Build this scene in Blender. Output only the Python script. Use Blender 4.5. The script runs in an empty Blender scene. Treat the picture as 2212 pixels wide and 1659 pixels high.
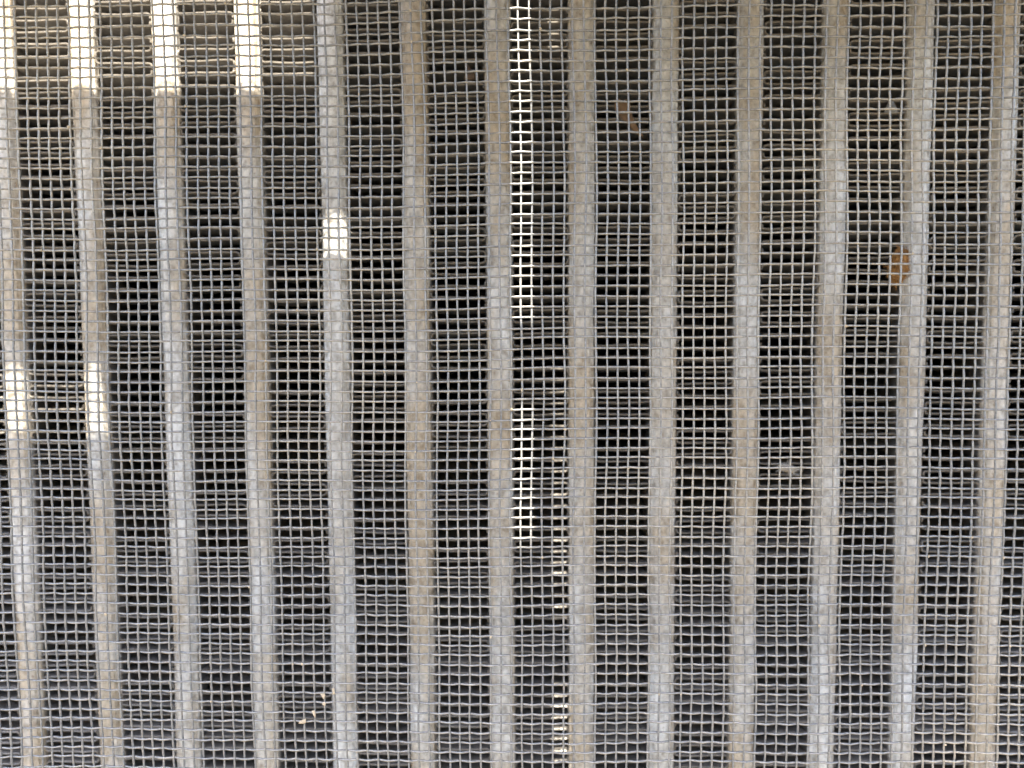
import bpy, math, random
import numpy as np
from mathutils import Vector, Matrix
from mathutils.geometry import tessellate_polygon

random.seed(7)
rng = np.random.default_rng(11)
MM = 0.001
scene = bpy.context.scene
C = scene.collection

# ------------------------------------------------------------------ camera
cam_d = bpy.data.cameras.new('camera')
cam = bpy.data.objects.new('camera', cam_d)
C.objects.link(cam)
scene.camera = cam
cam_d.sensor_fit = 'HORIZONTAL'
cam_d.sensor_width = 36.0
cam_d.lens = 36.0 * 1597.0 / 2212.0
cam_d.clip_start = 0.005
cam_d.clip_end = 200.0
cam_d.dof.use_dof = True
cam_d.dof.focus_distance = 0.102
cam_d.dof.aperture_fstop = 20.0
pitch, yaw, roll = math.radians(3.5376), math.radians(1.0794), math.radians(-0.3467)
fwd = Vector((-math.sin(yaw) * math.cos(pitch), math.cos(yaw) * math.cos(pitch), -math.sin(pitch)))
rgt = Vector((math.cos(yaw), math.sin(yaw), 0))
upv = rgt.cross(fwd)
r2 = math.cos(roll) * rgt + math.sin(roll) * upv
u2 = -math.sin(roll) * rgt + math.cos(roll) * upv
cam.matrix_world = Matrix(((r2.x, u2.x, -fwd.x, 0.0),
                           (r2.y, u2.y, -fwd.y, -0.127),
                           (r2.z, u2.z, -fwd.z, 0.0),
                           (0, 0, 0, 1)))

# ------------------------------------------------------------------ sky, sun, exposure
SUN = Vector((-0.1074686, -0.4896696, 0.86525961)).normalized()
world = bpy.data.worlds.new('World')
scene.world = world
world.use_nodes = True
wn = world.node_tree
bg = wn.nodes['Background']
sky = wn.nodes.new('ShaderNodeTexSky')
sky.sky_type = 'NISHITA'
sky.sun_disc = False
sky.air_density = 1.0
sky.dust_density = 1.7
sky.ozone_density = 0.9
sky.sun_elevation = math.asin(SUN.z)
sky.sun_rotation = math.atan2(SUN.x, SUN.y)
wn.links.new(sky.outputs[0], bg.inputs[0])
bg.inputs[1].default_value = 0.15
sl = bpy.data.lights.new('sun', 'SUN')
sl.energy = 5.0
sl.angle = math.radians(0.5)
sl.color = (1.0, 0.92, 0.77)
sun = bpy.data.objects.new('sun', sl)
C.objects.link(sun)
sun.rotation_euler = SUN.to_track_quat('Z', 'Y').to_euler()
sun.location = SUN * 1.0
scene.view_settings.view_transform = 'Standard'
scene.view_settings.look = 'None'
scene.view_settings.gamma = 1.0
scene.view_settings.exposure = 3.0
scene.render.engine = 'CYCLES'

# ------------------------------------------------------------------ helpers
def mat_new(name):
    m = bpy.data.materials.new(name)
    m.use_nodes = True
    return m, m.node_tree, m.node_tree.nodes['Principled BSDF']

def noise(nt, scale, detail=4.0, rough=0.55, stretch=None, coord='Object', per_object=False):
    tc = nt.nodes.new('ShaderNodeTexCoord')
    n = nt.nodes.new('ShaderNodeTexNoise')
    n.inputs['Scale'].default_value = scale
    n.inputs['Detail'].default_value = detail
    n.inputs['Roughness'].default_value = rough
    src = tc.outputs[coord]
    if per_object:                      # every copy gets its own patch of the pattern
        info = nt.nodes.new('ShaderNodeObjectInfo')
        mul = nt.nodes.new('ShaderNodeMath'); mul.operation = 'MULTIPLY'
        mul.inputs[1].default_value = 7.0
        nt.links.new(info.outputs['Random'], mul.inputs[0])
        add = nt.nodes.new('ShaderNodeVectorMath'); add.operation = 'ADD'
        nt.links.new(src, add.inputs[0])
        nt.links.new(mul.outputs[0], add.inputs[1])
        src = add.outputs[0]
    if stretch:
        mp = nt.nodes.new('ShaderNodeMapping')
        mp.inputs['Scale'].default_value = stretch
        nt.links.new(src, mp.inputs[0])
        src = mp.outputs[0]
    nt.links.new(src, n.inputs['Vector'])
    return n

def ramp(nt, fac, stops):
    r = nt.nodes.new('ShaderNodeValToRGB')
    e = r.color_ramp.elements
    e[0].position, e[0].color = stops[0][0], (*stops[0][1], 1)
    e[1].position, e[1].color = stops[-1][0], (*stops[-1][1], 1)
    for p, c in stops[1:-1]:
        x = e.new(p)
        x.color = (*c, 1)
    nt.links.new(fac, r.inputs[0])
    return r

def mix(nt, fac, a, b, mode='MIX'):
    m = nt.nodes.new('ShaderNodeMix')
    m.data_type = 'RGBA'
    m.blend_type = mode
    if isinstance(fac, (int, float)):
        m.inputs[0].default_value = fac
    else:
        nt.links.new(fac, m.inputs[0])
    for s, v in ((6, a), (7, b)):
        if isinstance(v, tuple):
            m.inputs[s].default_value = (*v, 1)
        else:
            nt.links.new(v, m.inputs[s])
    return m.outputs[2]

def bump(nt, h, dist, strength=0.6):
    b = nt.nodes.new('ShaderNodeBump')
    b.inputs['Strength'].default_value = strength
    b.inputs['Distance'].default_value = dist
    nt.links.new(h, b.inputs['Height'])
    return b.outputs[0]

def link_mesh(name, verts, faces, material, parent=None, loc=(0, 0, 0), smooth=False):
    me = bpy.data.meshes.new(name)
    me.from_pydata([tuple(v) for v in verts], [], faces)
    me.materials.append(material)
    if smooth:
        me.polygons.foreach_set('use_smooth', [True] * len(me.polygons))
    me.update()
    return link_obj(name, me, parent, loc)

def link_obj(name, me, parent=None, loc=(0, 0, 0)):
    o = bpy.data.objects.new(name, me)
    o.location = loc
    if parent is not None:
        o.parent = parent
    C.objects.link(o)
    return o

def thing(name, label, cat, loc=(0, 0, 0), group=None):
    o = bpy.data.objects.new(name, None)
    o.location = loc
    o.empty_display_size = 0.01
    C.objects.link(o)
    return tag(o, label, cat, group)

def tag(o, label, cat, group=None):
    o['label'] = label
    o['category'] = cat
    if group:
        o['group'] = group
    return o

def box(x0, x1, y0, y1, z0, z1):
    v = [(x, y, z) for x in (x0, x1) for y in (y0, y1) for z in (z0, z1)]
    f = [(0, 1, 3, 2), (4, 6, 7, 5), (0, 4, 5, 1), (2, 3, 7, 6), (0, 2, 6, 4), (1, 5, 7, 3)]
    return v, f

# ------------------------------------------------------------------ materials
# weathered aluminium of the tubes: blue-grey metal under patchy beige dust, pitted
M_TUBE, nt, b = mat_new('weathered_tube_metal')
oi = nt.nodes.new('ShaderNodeObjectInfo')
n1 = noise(nt, 130, 5, 0.62, (1.0, 1.0, 0.30), per_object=True)
addn = nt.nodes.new('ShaderNodeMath'); addn.operation = 'MULTIPLY_ADD'
nt.links.new(oi.outputs['Random'], addn.inputs[0])
addn.inputs[1].default_value = 0.12
nt.links.new(n1.outputs['Fac'], addn.inputs[2])
c1 = ramp(nt, addn.outputs[0], [(0.43, (0.68, 0.69, 0.695)), (0.53, (0.60, 0.585, 0.555)), (0.68, (0.51, 0.44, 0.345))])
n2 = noise(nt, 900, 5, 0.7, (1.0, 1.0, 0.7), per_object=True)
c2 = ramp(nt, n2.outputs['Fac'], [(0.34, (0.52, 0.49, 0.45)), (0.50, (0.90, 0.90, 0.90)), (0.66, (1.16, 1.15, 1.13))])
cc = mix(nt, 1.0, c1.outputs[0], c2.outputs[0], 'MULTIPLY')
n3 = noise(nt, 2600, 2, 0.5)
c3 = ramp(nt, n3.outputs['Fac'], [(0.30, (0.5, 0.42, 0.33)), (0.40, (1, 1, 1))])
cc = mix(nt, 0.8, cc, c3.outputs[0], 'MULTIPLY')
n4 = noise(nt, 2500, 3, 0.6, (1.0, 1.0, 0.05))
c4 = ramp(nt, n4.outputs['Fac'], [(0.36, (0.72, 0.71, 0.70)), (0.55, (1.05, 1.05, 1.05))])
cc = mix(nt, 0.35, cc, c4.outputs[0], 'MULTIPLY')
nt.links.new(cc, b.inputs['Base Color'])
b.inputs['Metallic'].default_value = 0.25
b.inputs['Roughness'].default_value = 0.55
nt.links.new(bump(nt, n2.outputs['Fac'], 0.00012, 0.5), b.inputs['Normal'])

# dark dusty fins
M_FIN, nt, b = mat_new('dusty_dark_fin')
n1 = noise(nt, 300, 5, 0.6)
c1 = ramp(nt, n1.outputs['Fac'], [(0.30, (0.135, 0.126, 0.117)), (0.70, (0.205, 0.192, 0.178))])
n2 = noise(nt, 1800, 3, 0.6)
c2 = ramp(nt, n2.outputs['Fac'], [(0.32, (0.72, 0.72, 0.72)), (0.68, (1.2, 1.18, 1.15))])
nt.links.new(mix(nt, 1.0, c1.outputs[0], c2.outputs[0], 'MULTIPLY'), b.inputs['Base Color'])
b.inputs['Metallic'].default_value = 0.2
b.inputs['Roughness'].default_value = 0.5

# the cut front edges of the fins are bare metal under dust
M_FINEDGE, nt, b = mat_new('dusty_fin_edge')
n1 = noise(nt, 500, 4, 0.6)
c1 = ramp(nt, n1.outputs['Fac'], [(0.32, (0.145, 0.130, 0.112)), (0.68, (0.225, 0.205, 0.18))])
nt.links.new(c1.outputs[0], b.inputs['Base Color'])
b.inputs['Metallic'].default_value = 0.3
b.inputs['Roughness'].default_value = 0.38

# galvanised wire with dust
M_WIRE, nt, b = mat_new('galvanised_wire')
n1 = noise(nt, 350, 4, 0.6)
c1 = ramp(nt, n1.outputs['Fac'], [(0.30, (0.215, 0.222, 0.23)), (0.70, (0.29, 0.285, 0.272))])
n2 = noise(nt, 2600, 3, 0.65)
c2 = ramp(nt, n2.outputs['Fac'], [(0.30, (0.62, 0.62, 0.64)), (0.52, (1, 1, 1)), (0.72, (1.25, 1.22, 1.16))])
nd = noise(nt, 14, 3, 0.55)
cd = ramp(nt, nd.outputs['Fac'], [(0.48, (0, 0, 0)), (0.66, (0.75, 0.75, 0.75))])
c5 = mix(nt, cd.outputs[0], c1.outputs[0], (0.46, 0.415, 0.335))
nt.links.new(mix(nt, 1.0, c5, c2.outputs[0], 'MULTIPLY'), b.inputs['Base Color'])
b.inputs['Metallic'].default_value = 0.45
b.inputs['Roughness'].default_value = 0.45
nt.links.new(bump(nt, n2.outputs['Fac'], 0.00006, 0.6), b.inputs['Normal'])

def simple(name, ca, cb, scale, rough=0.7, metal=0.0, bd=None):
    m, nt, b = mat_new(name)
    n = noise(nt, scale, 5, 0.65)
    r = ramp(nt, n.outputs['Fac'], [(0.32, ca), (0.68, cb)])
    nt.links.new(r.outputs[0], b.inputs['Base Color'])
    b.inputs['Roughness'].default_value = rough
    b.inputs['Metallic'].default_value = metal
    if bd:
        nt.links.new(bump(nt, n.outputs['Fac'], bd, 0.7), b.inputs['Normal'])
    return m

M_COVER = simple('painted_cover_metal', (0.16, 0.145, 0.125), (0.22, 0.20, 0.175), 60, 0.6)
M_HEADER = simple('header_metal', (0.28, 0.28, 0.28), (0.38, 0.36, 0.33), 120, 0.55, 0.3)
M_LIGHTBLOCK = simple('light_block_black', (0.012, 0.012, 0.012), (0.022, 0.021, 0.02), 90, 0.7)
M_GROUND = simple('dry_ground', (0.25, 0.196, 0.120), (0.33, 0.265, 0.170), 6, 0.9)
M_WALL = simple('tan_render', (0.42, 0.34, 0.225), (0.54, 0.445, 0.31), 25, 0.9)
M_LEAF = simple('dead_leaf', (0.11, 0.062, 0.03), (0.21, 0.13, 0.068), 700, 0.7, 0, 0.0002)
M_CRUMB = simple('brown_fibre', (0.13, 0.06, 0.016), (0.50, 0.265, 0.085), 1500, 0.85, 0, 0.0004)
M_FLAKE = simple('grey_flake', (0.16, 0.16, 0.155), (0.26, 0.255, 0.245), 800, 0.8)
M_DARKFLAKE = simple('dark_brown_flake', (0.07, 0.045, 0.03), (0.14, 0.09, 0.06), 800, 0.8)
M_TUFT = simple('pale_fluff', (0.34, 0.31, 0.27), (0.52, 0.49, 0.44), 900, 0.9)
M_STRAW = simple('pale_straw', (0.36, 0.295, 0.205), (0.48, 0.40, 0.29), 900, 0.7)

# ------------------------------------------------------------------ ground
v, f = box(-12, 12, -12, 12, -0.01, 0)
g = link_mesh('ground', v, f, M_GROUND, loc=(0, 0, -0.60))
g['kind'] = 'structure'

v, f = box(-3.0, 3.0, -0.15, 0.0, 0.0, 1.02)  # added out of view: blocks low frontal sky, bounces warm light back
fw = link_mesh('sky_block_wall', v, f, M_WALL, loc=(0, -0.90, -0.60))
fw['label'] = 'added low tan wall out of view, blocking low sky from the screen'
fw['category'] = 'light blocker'

# ------------------------------------------------------------------ heat exchanger core
Z0, Z1 = -84.0, 68.0           # fin block, mm
PITCH, X7 = 14.131, 9.649
HALF = 2.18
DEPTH = 26.0
core = thing('heat_exchanger_core',
             'heat exchanger core of pale upright tubes and dark folded fins behind the screen',
             'heat exchanger', (0, 0, Z0 * MM - 0.020))
OZ = -(Z0 * MM - 0.020)        # child offset: world z = local z - OZ ... local = world + OZ

def tube_mesh(seed):
    r = np.random.default_rng(seed)
    prof = [(-HALF, DEPTH), (-HALF, 0.95), (-2.02, 0.62), (-1.80, 0.50), (-1.74, 0.62), (-1.66, 0.44),
            (-1.46, 0.22), (-1.40, 0.30), (-1.33, 0.12), (-0.9, 0.02), (0, -0.03)]
    prof = prof + [(-x, y) for x, y in prof[-2::-1]]
    n = 64
    zs = np.linspace(Z0 - 3, Z1 + 3, n)
    ph = r.uniform(0, 6.28, 4)
    dx = 0.05 * np.sin(zs * 0.09 + ph[0]) + 0.04 * np.sin(zs * 0.27 + ph[1])
    dy = 0.08 * np.sin(zs * 0.13 + ph[2])
    V, F = [], []
    m = len(prof)
    for k, z in enumerate(zs):
        for x, y in prof:
            e = 0.02 * r.standard_normal() if abs(x) > 1.2 and y < 1 else 0
            V.append(((x + dx[k] + e) * MM, (y + (dy[k] if y < 2 else 0)) * MM, z * MM))
    for k in range(n - 1):
        for j in range(m):
            a, b_ = k * m + j, k * m + (j + 1) % m
            F.append((a, b_, b_ + m, a + m))
    F.append(tuple(range(m - 1, -1, -1)))
    F.append(tuple((n - 1) * m + j for j in range(m)))
    return V, F

tube_x = [X7 + PITCH * (i - 7) for i in range(-3, 16)]
tube_variants = []
for s in range(5):
    V, F = tube_mesh(100 + s)
    me = bpy.data.meshes.new('tube')
    me.from_pydata(V, [], F)
    me.materials.append(M_TUBE)
    tube_variants.append(me)
for i, x in enumerate(tube_x):
    link_obj('tube', tube_variants[(i * 3) % 5], core, ((x + random.uniform(-0.06, 0.06)) * MM, 0, OZ))

# fins: folded strip in every gap; each leaf of the fold is its own piece
W = PITCH - 2 * HALF
FP = 2.006
TH = 0.27

def fin_mesh(par, seed):
    r = np.random.default_rng(seed)
    e = 0.16
    path = [(e, 0.80), (e, 0.42), (e + 0.08, 0.20), (e + 0.26, 0.06), (e + 0.62, 0.0)]
    xs = np.linspace(1.6, W - 1.6, 8)
    path += [(x, 0.0) for x in xs]
    path += [(W - x, -z) for x, z in path[4::-1]]
    path = np.array(path)
    if par:
        path[:, 1] *= -1
    ph = r.uniform(0, 6.28, 3)
    a1, a2 = r.uniform(0.02, 0.09), r.uniform(0.004, 0.02)
    path[:, 1] += a1 * np.sin(path[:, 0] * 0.62 + ph[0]) + a2 * np.sin(path[:, 0] * 1.7 + ph[1])
    t = np.gradient(path, axis=0)
    t /= np.linalg.norm(t, axis=1)[:, None]
    nrm = np.stack([-t[:, 1], t[:, 0]], 1)
    up, lo = path + nrm * TH / 2, path - nrm * TH / 2
    ys = np.array([0.55, 0.63, 1.2, 2.0, 2.9, 3.9, 5.2, 7.0, 8.8, 14.0, 25.5])
    tilt = r.uniform(-0.03, 0.05)
    wz = r.uniform(0.24, 0.36) * np.cos((ys - 0.55) / r.uniform(3.2, 3.8) * math.pi) + tilt * np.minimum(ys, 6)
    n = len(path)
    edge = 0.03 * r.standard_normal(n)
    V, F = [], []
    for side, P in ((0, up), (1, lo)):
        for k, y in enumerate(ys):
            sh = 0.45 if k == 0 else 1.0          # front edge slightly rounded
            Q = path + (P - path) * sh
            for j in range(n):
                V.append((Q[j, 0] * MM, (y + (edge[j] if k < 2 else 0)) * MM, (Q[j, 1] + wz[k]) * MM))
    K = len(ys)
    off = n * K
    for k in range(K - 1):
        for j in range(n - 1):
            a = k * n + j
            F.append((a, a + 1, a + 1 + n, a + n))
            F.append((off + a, off + a + n, off + a + 1 + n, off + a + 1))
    nbody = len(F)
    for j in range(n - 1):
        F.append((j, off + j, off + j + 1, j + 1))
        a = (K - 1) * n + j
        F.append((a, a + 1, off + a + 1, off + a))
    for k in range(K - 1):
        a = k * n
        F.append((a, a + n, off + a + n, off + a))
        a = k * n + n - 1
        F.append((a, off + a, off + a + n, a + n))
    me = bpy.data.meshes.new('fin')
    me.from_pydata(V, [], F)
    me.materials.append(M_FIN)
    me.materials.append(M_FINEDGE)
    mi = np.zeros(len(F), np.int32)
    mi[:2 * (n - 1)] = 1                       # bevel behind the edge
    mi[nbody:nbody + 2 * (n - 1):2] = 1
    me.polygons.foreach_set('material_index', mi)
    return me

NV = 16
fin_variants = [[fin_mesh(p, 1000 + 50 * p + s) for s in range(NV)] for p in (0, 1)]
side_v, side_f = box(0.0, 0.13 * MM, 1.25 * MM, DEPTH * MM, Z0 * MM, Z1 * MM)
v2, f2 = box((W - 0.13) * MM, W * MM, 1.25 * MM, DEPTH * MM, Z0 * MM, Z1 * MM)
side_v += v2
side_f += [tuple(i + 8 for i in q) for q in f2]
strip_me = bpy.data.meshes.new('fin_strip')
strip_me.from_pydata(side_v, [], side_f)
strip_me.materials.append(M_FIN)
nf = int((Z1 - Z0) / FP)
for gi in range(len(tube_x) - 1):
    st = link_obj('fin_strip', strip_me, core, ((tube_x[gi] + HALF) * MM, 0, OZ))
    z = Z0 + 1.0 + random.uniform(0, FP)
    drift = random.uniform(0, 6.28)
    for k in range(nf - 1):
        zz = z + k * FP + 0.10 * math.sin(k * 0.5 + drift) + random.uniform(-0.06, 0.06)
        if zz > Z1 - 1:
            break
        o = link_obj('fin', fin_variants[k % 2][random.randrange(NV)], st, (0, random.uniform(-0.12, 0.12) * MM, zz * MM))
        o.rotation_euler = (math.radians(random.gauss(0.8, 0.9)), math.radians(random.gauss(0, 0.22)), 0)

xl, xr = tube_x[0] - 4, tube_x[-1] + 4
for za, zb in ((Z0 - 16, Z0 - 0.3), (Z1 + 0.3, Z1 + 12)):
    v, f = box(xl * MM, xr * MM, 0.6 * MM, 34 * MM, za * MM, zb * MM)
    link_mesh('header_tank', v, f, M_HEADER, core, (0, 0, OZ))
v, f = box(xl * MM, xr * MM, 40 * MM, 44 * MM, (Z0 - 16) * MM, (Z1 + 12) * MM)  # added black sheet keeping light from behind out of the fin gaps
link_mesh('rear_light_block', v, f, M_LIGHTBLOCK, core, (0, 0, OZ))

v, f = box(xl * MM, xr * MM, -30 * MM, 34 * MM, (Z0 - 20) * MM, (Z0 - 16.3) * MM)  # added below the view to keep ground bounce off the lower core
link_mesh('bounce_block_ledge', v, f, M_LIGHTBLOCK, core, (0, 0, OZ))

# ------------------------------------------------------------------ unseen plate added over the core, slots shaped to throw sun patches
ZC = 92.0
outer = [(-170, -124), (170, -124), (170, 46), (-170, 46)]
holes = [
    [(-120, -3), (-37.5, -3), (-42.0, -28.6), (-120, -28.2)],
    [(-43.3, -39.7), (-38.6, -39.7), (-39.8, -44.1), (-44.5, -44.1)],
    [(-112, -54.5), (-86.0, -54.5), (-86.8, -61.6), (-112, -61.6)],
    [(-7.5, -53.6), (-5.0, -53.6), (-10.35, -79.2), (-12.85, -79.2)],
    [(-14.2, -85.4), (-11.75, -85.4), (-14.1, -96.6), (-16.55, -96.6)],
    [(-0.3, -18.4), (1.4, -18.4), (0.2, -25.0), (-1.5, -25.0)],
]
polys = [outer] + holes
flat = [p for q in polys for p in q]
tri = tessellate_polygon([[Vector((x, y, 0)) for x, y in q] for q in polys])
n = len(flat)
V = [(x * MM, y * MM, ZC * MM) for x, y in flat] + [(x * MM, y * MM, (ZC + 0.8) * MM) for x, y in flat]
F = []
for t in tri:
    a, b_, c_ = t
    (x0, y0), (x1, y1), (x2, y2) = flat[a], flat[b_], flat[c_]
    if (x1 - x0) * (y2 - y0) - (x2 - x0) * (y1 - y0) < 0:
        b_, c_ = c_, b_
    F.append((a, c_, b_))
    F.append((a + n, b_ + n, c_ + n))
k = 0
for q in polys:
    m = len(q)
    for j in range(m):
        a, b_ = k + j, k + (j + 1) % m
        F.append((a, b_, b_ + n, a + n))
    k += m
cover = thing('sun_slot_plate', 'slotted brown metal plate added out of view above the core to throw sun patches', 'cover', (0, 0, ZC * MM))
plate = link_mesh('plate', V, F, M_COVER, cover, (0, 0, -ZC * MM))
v, f = box(-170 * MM, 170 * MM, 46 * MM, 47 * MM, -100 * MM, (ZC + 0.8) * MM)
link_mesh('rear_flange', v, f, M_COVER, cover, (0, 0, -ZC * MM))

# ------------------------------------------------------------------ woven wire screen
DIA = 0.296
PX, PZ = 1.42918, 1.346
XS0 = -0.6024
ivs = range(-68, 69)
jvs = range(-50, 68)
screen = thing('wire_screen', 'fine woven galvanised wire screen standing in front of the whole tube and fin core',
               'wire screen', (0, -28 * MM, jvs[0] * PZ * MM))
SUBS = 4
SIDES = 5
ph = rng.uniform(0, 6.28, 12)

def warp(x, z):
    """slow unevenness shared by all wires of the cloth (mm)"""
    dx = 0.14 * np.sin(z * 0.060 + ph[0] + 0.015 * x) + 0.10 * np.sin(z * 0.19 + ph[1] + x * 0.05) + 0.08 * np.sin(x * 0.13 + ph[2])
    dz = 0.16 * np.sin(x * 0.060 + ph[3] + 0.01 * z) + 0.09 * np.sin(x * 0.16 + ph[4] + z * 0.04) + 0.16 * np.sin(z * 0.11 + ph[5])
    dy = 0.35 * np.sin(x * 0.045 + ph[6]) * np.sin(z * 0.05 + ph[7]) + 0.08 * np.sin(x * 0.21 + z * 0.17 + ph[8])
    # dented patch low on the left where the wires are crimped harder
    g = np.exp(-(((x + 25.2) / 5.0) ** 2 + ((z + 32) / 6.2) ** 2))
    return dx, dz, dy, g

def smooth_noise(n, step, amp):
    k = int(n / step) + 4
    p = rng.standard_normal(k) * amp
    return np.interp(np.arange(n) / step, np.arange(k), p)

def tube_from_path(P, rad):
    n = len(P)
    t = np.gradient(P, axis=0)
    t /= np.linalg.norm(t, axis=1)[:, None]
    ref = np.array([0, 1.0, 0])
    s = np.cross(t, ref)
    s /= np.linalg.norm(s, axis=1)[:, None]
    q = np.cross(s, t)
    V = np.zeros((n, SIDES, 3))
    for k in range(SIDES):
        a = 2 * math.pi * (k + 0.25) / SIDES
        V[:, k] = P + rad[:, None] * (math.cos(a) * s + math.sin(a) * q)
    return V.reshape(-1, 3)

def tube_faces(n):
    i = np.arange(n - 1)[:, None] * SIDES
    k = np.arange(SIDES)[None, :]
    k2 = (k + 1) % SIDES
    return np.stack([i + k, i + k2, i + SIDES + k2, i + SIDES + k], -1).reshape(-1, 4)

face_cache = {}

def fast_mesh(name, V, n):
    if n not in face_cache:
        face_cache[n] = tube_faces(n)
    Fq = face_cache[n]
    me = bpy.data.meshes.new(name)
    me.vertices.add(len(V))
    me.vertices.foreach_set('co', (V * MM).astype(np.float32).ravel())
    me.loops.add(len(Fq) * 4)
    me.loops.foreach_set('vertex_index', Fq.astype(np.int32).ravel())
    me.polygons.add(len(Fq))
    me.polygons.foreach_set('loop_start', (np.arange(len(Fq)) * 4).astype(np.int32))
    me.polygons.foreach_set('use_smooth', np.ones(len(Fq), bool))
    me.materials.append(M_WIRE)
    me.update(calc_edges=True)
    return me

oz = jvs[0] * PZ
NI, NJ = len(ivs), len(jvs)
for a, i in enumerate(ivs):                       # upright wires
    n = (NJ - 1) * SUBS + 1
    s = np.arange(n) / SUBS
    z = (jvs[0] + s) * PZ
    x = np.full(n, XS0 + i * PX)
    dx, dz, dy, gg = warp(x, z)
    ph_i = np.cos(math.pi * (s + a))
    y = 0.0161 * z + dy + DIA * 0.15 * (1 + 0.5 * gg) * ph_i
    P = np.stack([x + dx + smooth_noise(n, 5 * SUBS, 0.035) + smooth_noise(n, 1.5 * SUBS, 0.016) * (1 + 2 * gg), y, z + dz - oz], 1)
    link_obj('wire', fast_mesh('wire', tube_from_path(P, DIA / 2 * (1 + smooth_noise(n, 2 * SUBS, 0.06))), n), screen)
for b_i, j in enumerate(jvs):                     # level wires
    n = (NI - 1) * SUBS + 1
    s = np.arange(n) / SUBS
    x = XS0 + (ivs[0] + s) * PX
    z = np.full(n, j * PZ)
    dx, dz, dy, gg = warp(x, z)
    ph_j = -np.cos(math.pi * (s + b_i))
    y = 0.0161 * z + dy + DIA * 0.40 * (1 + 0.5 * gg) * ph_j
    jit = rng.normal(0, 0.045)
    P = np.stack([x + dx, y, z + dz - oz + jit + smooth_noise(n, 6 * SUBS, 0.035) + smooth_noise(n, 1.5 * SUBS, 0.016) * (1 + 2 * gg)], 1)
    link_obj('wire', fast_mesh('wire', tube_from_path(P, DIA / 2 * (1 + smooth_noise(n, 2 * SUBS, 0.06))), n), screen)

# ------------------------------------------------------------------ debris
def sheet_thing(name, label, cat, outline, mat, loc, thick, curl, group=None, seed=0, rot=(0, 0, 0)):
    """thin irregular flake: outline in mm (x, z), curled in depth, real thickness"""
    r = random.Random(seed)
    n = len(outline)
    cx = sum(p[0] for p in outline) / n
    cz = sum(p[1] for p in outline) / n
    rings = [1.0, 0.66, 0.33]
    V, F = [], []
    for sgn in (-1, 1):
        for q in rings:
            for x, z in outline:
                X, Zz = cx + (x - cx) * q, cz + (z - cz) * q
                d = curl * math.sin(X * 0.9 + Zz * 0.6) + curl * 0.5 * math.sin(Zz * 1.7) + r.uniform(-1, 1) * curl * 0.08
                V.append((X, d + sgn * thick / 2 * (0.4 if q == 1.0 else 1), Zz))
        V.append((cx, curl * math.sin(cx * 0.9 + cz * 0.6) + sgn * thick / 2, cz))
    m = 3 * n + 1
    for side in (0, 1):
        o = side * m
        for k in range(2):
            for j in range(n):
                a, b2 = o + k * n + j, o + k * n + (j + 1) % n
                q = (a, b2, b2 + n, a + n)
                F.append(q if side else q[::-1])
        for j in range(n):
            q = (o + 2 * n + j, o + 2 * n + (j + 1) % n, o + 3 * n)
            F.append(q if side else q[::-1])
    for j in range(n):
        F.append((j, (j + 1) % n, m + (j + 1) % n, m + j))
    o = link_mesh(name, [(x * MM, y * MM, z * MM) for x, y, z in V], F, mat, loc=tuple(c * MM for c in loc), smooth=True)
    o.rotation_euler = rot
    return tag(o, label, cat, group)

sheet_thing('leaf_fragment', 'curled brown dead leaf fragment lodged on the fins behind the wire screen', 'leaf',
            [(-1.9, 2.6), (-1.2, 2.9), (-0.6, 2.5), (0.1, 2.9), (0.7, 2.3), (0.8, 1.1), (1.2, 0.2), (1.5, -0.9), (2.2, -2.0),
             (3.1, -3.4), (2.2, -3.2), (1.2, -2.4), (0.5, -1.4), (-0.5, -0.8), (-1.3, 0.1), (-1.9, 1.2)],
            M_LEAF, (17.0, 0.2, 37.2), 0.18, 0.35, seed=3)
sheet_thing('leaf_fragment', 'tiny dark brown leaf sliver hanging in front of shaded fins', 'leaf',
            [(-0.9, -1.0), (-0.2, 0.4), (-0.35, 1.7), (0.3, 0.7), (0.8, 0.5), (1.0, -0.9), (0.1, -1.2)],
            M_DARKFLAKE, (-9.3, 0.35, 44.6), 0.15, 0.2, seed=4)
sheet_thing('dirt_flake', 'small grey triangular dirt flake stuck on the fins', 'flake',
            [(-1.2, -1.0), (-0.7, 0.2), (-0.2, 1.1), (0.5, 1.0), (0.9, 0.0), (1.2, -0.9), (0.1, -1.1)],
            M_FLAKE, (61.2, 0.3, 38.2), 0.2, 0.15, seed=5)

# fibrous brown lump wedged against a tube: knot of short bent fibres round a lumpy heart
def lump(rx, ry, rz, seed, nu=14, nv=9, amp=0.25):
    r = random.Random(seed)
    V, F = [], []
    for a in range(1, nv):
        th = math.pi * a / nv
        for b2 in range(nu):
            p = 2 * math.pi * b2 / nu
            q = 1 + r.uniform(-amp, amp)
            V.append((rx * q * math.sin(th) * math.cos(p), ry * q * math.sin(th) * math.sin(p), rz * q * math.cos(th)))
    for a in range(nv - 2):
        for b2 in range(nu):
            i0, i1 = a * nu + b2, a * nu + (b2 + 1) % nu
            F.append((i0, i0 + nu, i1 + nu, i1))
    V += [(0, 0, rz), (0, 0, -rz)]
    t0 = len(V) - 2
    for b2 in range(nu):
        F.append((t0, b2, (b2 + 1) % nu))
        F.append((t0 + 1, (nv - 2) * nu + (b2 + 1) % nu, (nv - 2) * nu + b2))
    return V, F

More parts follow.
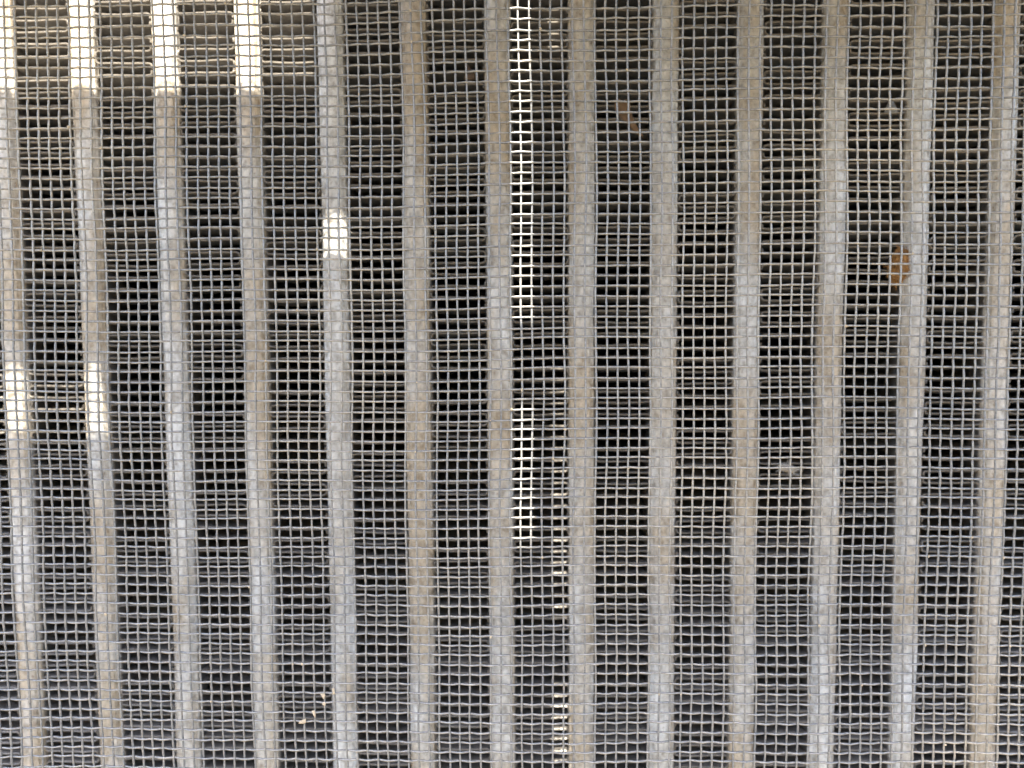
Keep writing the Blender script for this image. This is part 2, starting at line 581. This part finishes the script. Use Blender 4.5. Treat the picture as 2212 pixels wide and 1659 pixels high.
def fibre(p, d, ln, rad, r):
    V, F = [], []
    pts = [Vector(p)]
    dv = Vector(d).normalized()
    for k in range(4):
        dv = (dv + Vector((r.uniform(-.5, .5), r.uniform(-.5, .5), r.uniform(-.5, .5)))).normalized()
        pts.append(pts[-1] + dv * ln / 4)
    for k, q in enumerate(pts):
        t = (pts[min(k + 1, 4)] - pts[max(k - 1, 0)]).normalized()
        s = t.orthogonal().normalized()
        u = t.cross(s)
        w = rad * (1 - 0.6 * k / 4)
        for m_ in range(4):
            a = m_ * math.pi / 2
            V.append(tuple(q + w * (math.cos(a) * s + math.sin(a) * u)))
    for k in range(4):
        for m_ in range(4):
            a, b2 = k * 4 + m_, k * 4 + (m_ + 1) % 4
            F.append((a, b2, b2 + 4, a + 4))
    F += [(3, 2, 1, 0), (16, 17, 18, 19)]
    return V, F

cr = thing('fibre_clump', 'rusty brown fibrous clump wedged beside a tube behind the wire screen', 'debris', (63.2 * MM, 0.6 * MM, 8.6 * MM))
V, F = lump(1.55, 0.9, 3.0, 5)
V = [(x + 0.18 * z, y, z) for x, y, z in V]
link_mesh('clump_heart', [(x * MM, y * MM, (z + 3.1) * MM) for x, y, z in V], F, M_CRUMB, cr)
r = random.Random(9)
FV, FF = [], []
for k in range(150):
    th, p = math.acos(r.uniform(-1, 1)), r.uniform(math.pi, 2 * math.pi)
    z = 3.0 * math.cos(th)
    pt = (1.5 * math.sin(th) * math.cos(p) + 0.18 * z, 0.85 * math.sin(th) * math.sin(p), z)
    v, f = fibre(pt, (r.uniform(-1, 1), r.uniform(-0.7, 0.1), r.uniform(-1, 1)), r.uniform(0.7, 1.5), 0.10, r)
    FF += [tuple(q + len(FV) for q in ff) for ff in f]
    FV += v
fb = link_mesh('fibres', [(x * MM, y * MM, (z + 3.1) * MM) for x, y, z in FV], FF, M_CRUMB, cr)
fb['kind'] = 'stuff'

tf = thing('fluff_tuft', 'pale grey fluff tuft caught on the fin edges behind the screen', 'fluff', (45.0 * MM, 0.4 * MM, -24.0 * MM))
V, F = lump(1.5, 0.5, 0.65, 21, amp=0.3)
link_mesh('tuft_body', [((x) * MM, y * MM, (z + 1.3 - 0.18 * x) * MM) for x, y, z in V], F, M_TUFT, tf, smooth=True)
FV, FF = [], []
for k in range(60):
    pt = (r.uniform(-1.6, 1.6), r.uniform(-0.45, 0.1), r.uniform(-0.5, 0.5))
    v, f = fibre(pt, (r.uniform(-1, 1), r.uniform(-0.5, 0.1), r.uniform(-0.4, 0.4)), r.uniform(0.9, 2.0), 0.05, r)
    FF += [tuple(q + len(FV) for q in ff) for ff in f]
    FV += v
fb = link_mesh('fibres', [(x * MM, y * MM, (z + 1.3 - 0.18 * x) * MM) for x, y, z in FV], FF, M_TUFT, tf)
fb['kind'] = 'stuff'

def sheet_y(z):
    return -28 + 0.0161 * z

straws = [(-27.95, -48.73, 'pale straw crumb shaped like a small hook, caught in the screen'),
          (-26.57, -48.19, 'upright pale straw crumb caught on an upright screen wire'),
          (-27.9, -49.91, 'tiniest pale straw crumb hanging from a screen crossing'),
          (-29.33, -51.24, 'slim pale straw crumb in the screen between two others'),
          (-30.86, -52.32, 'lowest and widest pale straw crumb lying on a level screen wire')]
shapes = [[(-0.55, 0.35), (0.25, 0.4), (0.3, 0.0), (0.0, -0.5), (-0.2, -0.1)],
          [(-0.25, 0.55), (0.15, 0.6), (0.25, 0.0), (0.2, -0.5), (-0.05, -0.2)],
          [(-0.3, 0.05), (0.0, 0.45), (0.3, 0.3), (0.2, -0.35), (0.0, -0.2)],
          [(-0.35, 0.5), (0.2, 0.55), (0.3, -0.1), (0.25, -0.6), (-0.05, -0.2)],
          [(-0.7, -0.3), (-0.35, 0.15), (0.3, 0.35), (0.55, 0.5), (0.5, -0.2), (0.1, -0.35)]]
for k, ((x, z, lab), sh) in enumerate(zip(straws, shapes)):
    sheet_thing('straw_crumb', lab, 'straw', [(a * 0.85, b2 * 0.85) for a, b2 in sh], M_STRAW, (x, sheet_y(z) - 0.28, z), 0.16, 0.08,
                'pale straw crumbs caught in the screen', seed=30 + k)

# scattered grit specks sticking to the wires
FV, FF = [], []
r = random.Random(77)
for k in range(150):
    i, j = r.randrange(ivs[0] + 4, ivs[-1] - 3), r.randrange(jvs[0] + 4, 44)
    x, z = XS0 + i * PX + r.uniform(-0.1, 0.1), j * PZ + r.uniform(-0.1, 0.1)
    dx, dz, dy, _ = warp(np.array([x]), np.array([z]))
    s = r.uniform(0.07, 0.16)
    V, F = lump(s * r.uniform(0.7, 1.6), s, s * r.uniform(0.7, 1.6), k, 6, 4, 0.3)
    FF += [tuple(q + len(FV) for q in f) for f in F]
    FV += [((a + x + dx[0]) * MM, (b2 + sheet_y(z) + dy[0] - 0.30) * MM, (c_ + z + dz[0]) * MM) for a, b2, c_ in V]
sp = link_mesh('grit_specks', FV, FF, M_STRAW)
sp['kind'] = 'stuff'
tag(sp, 'scattered tiny pale grit specks clinging to the screen wires', 'grit')
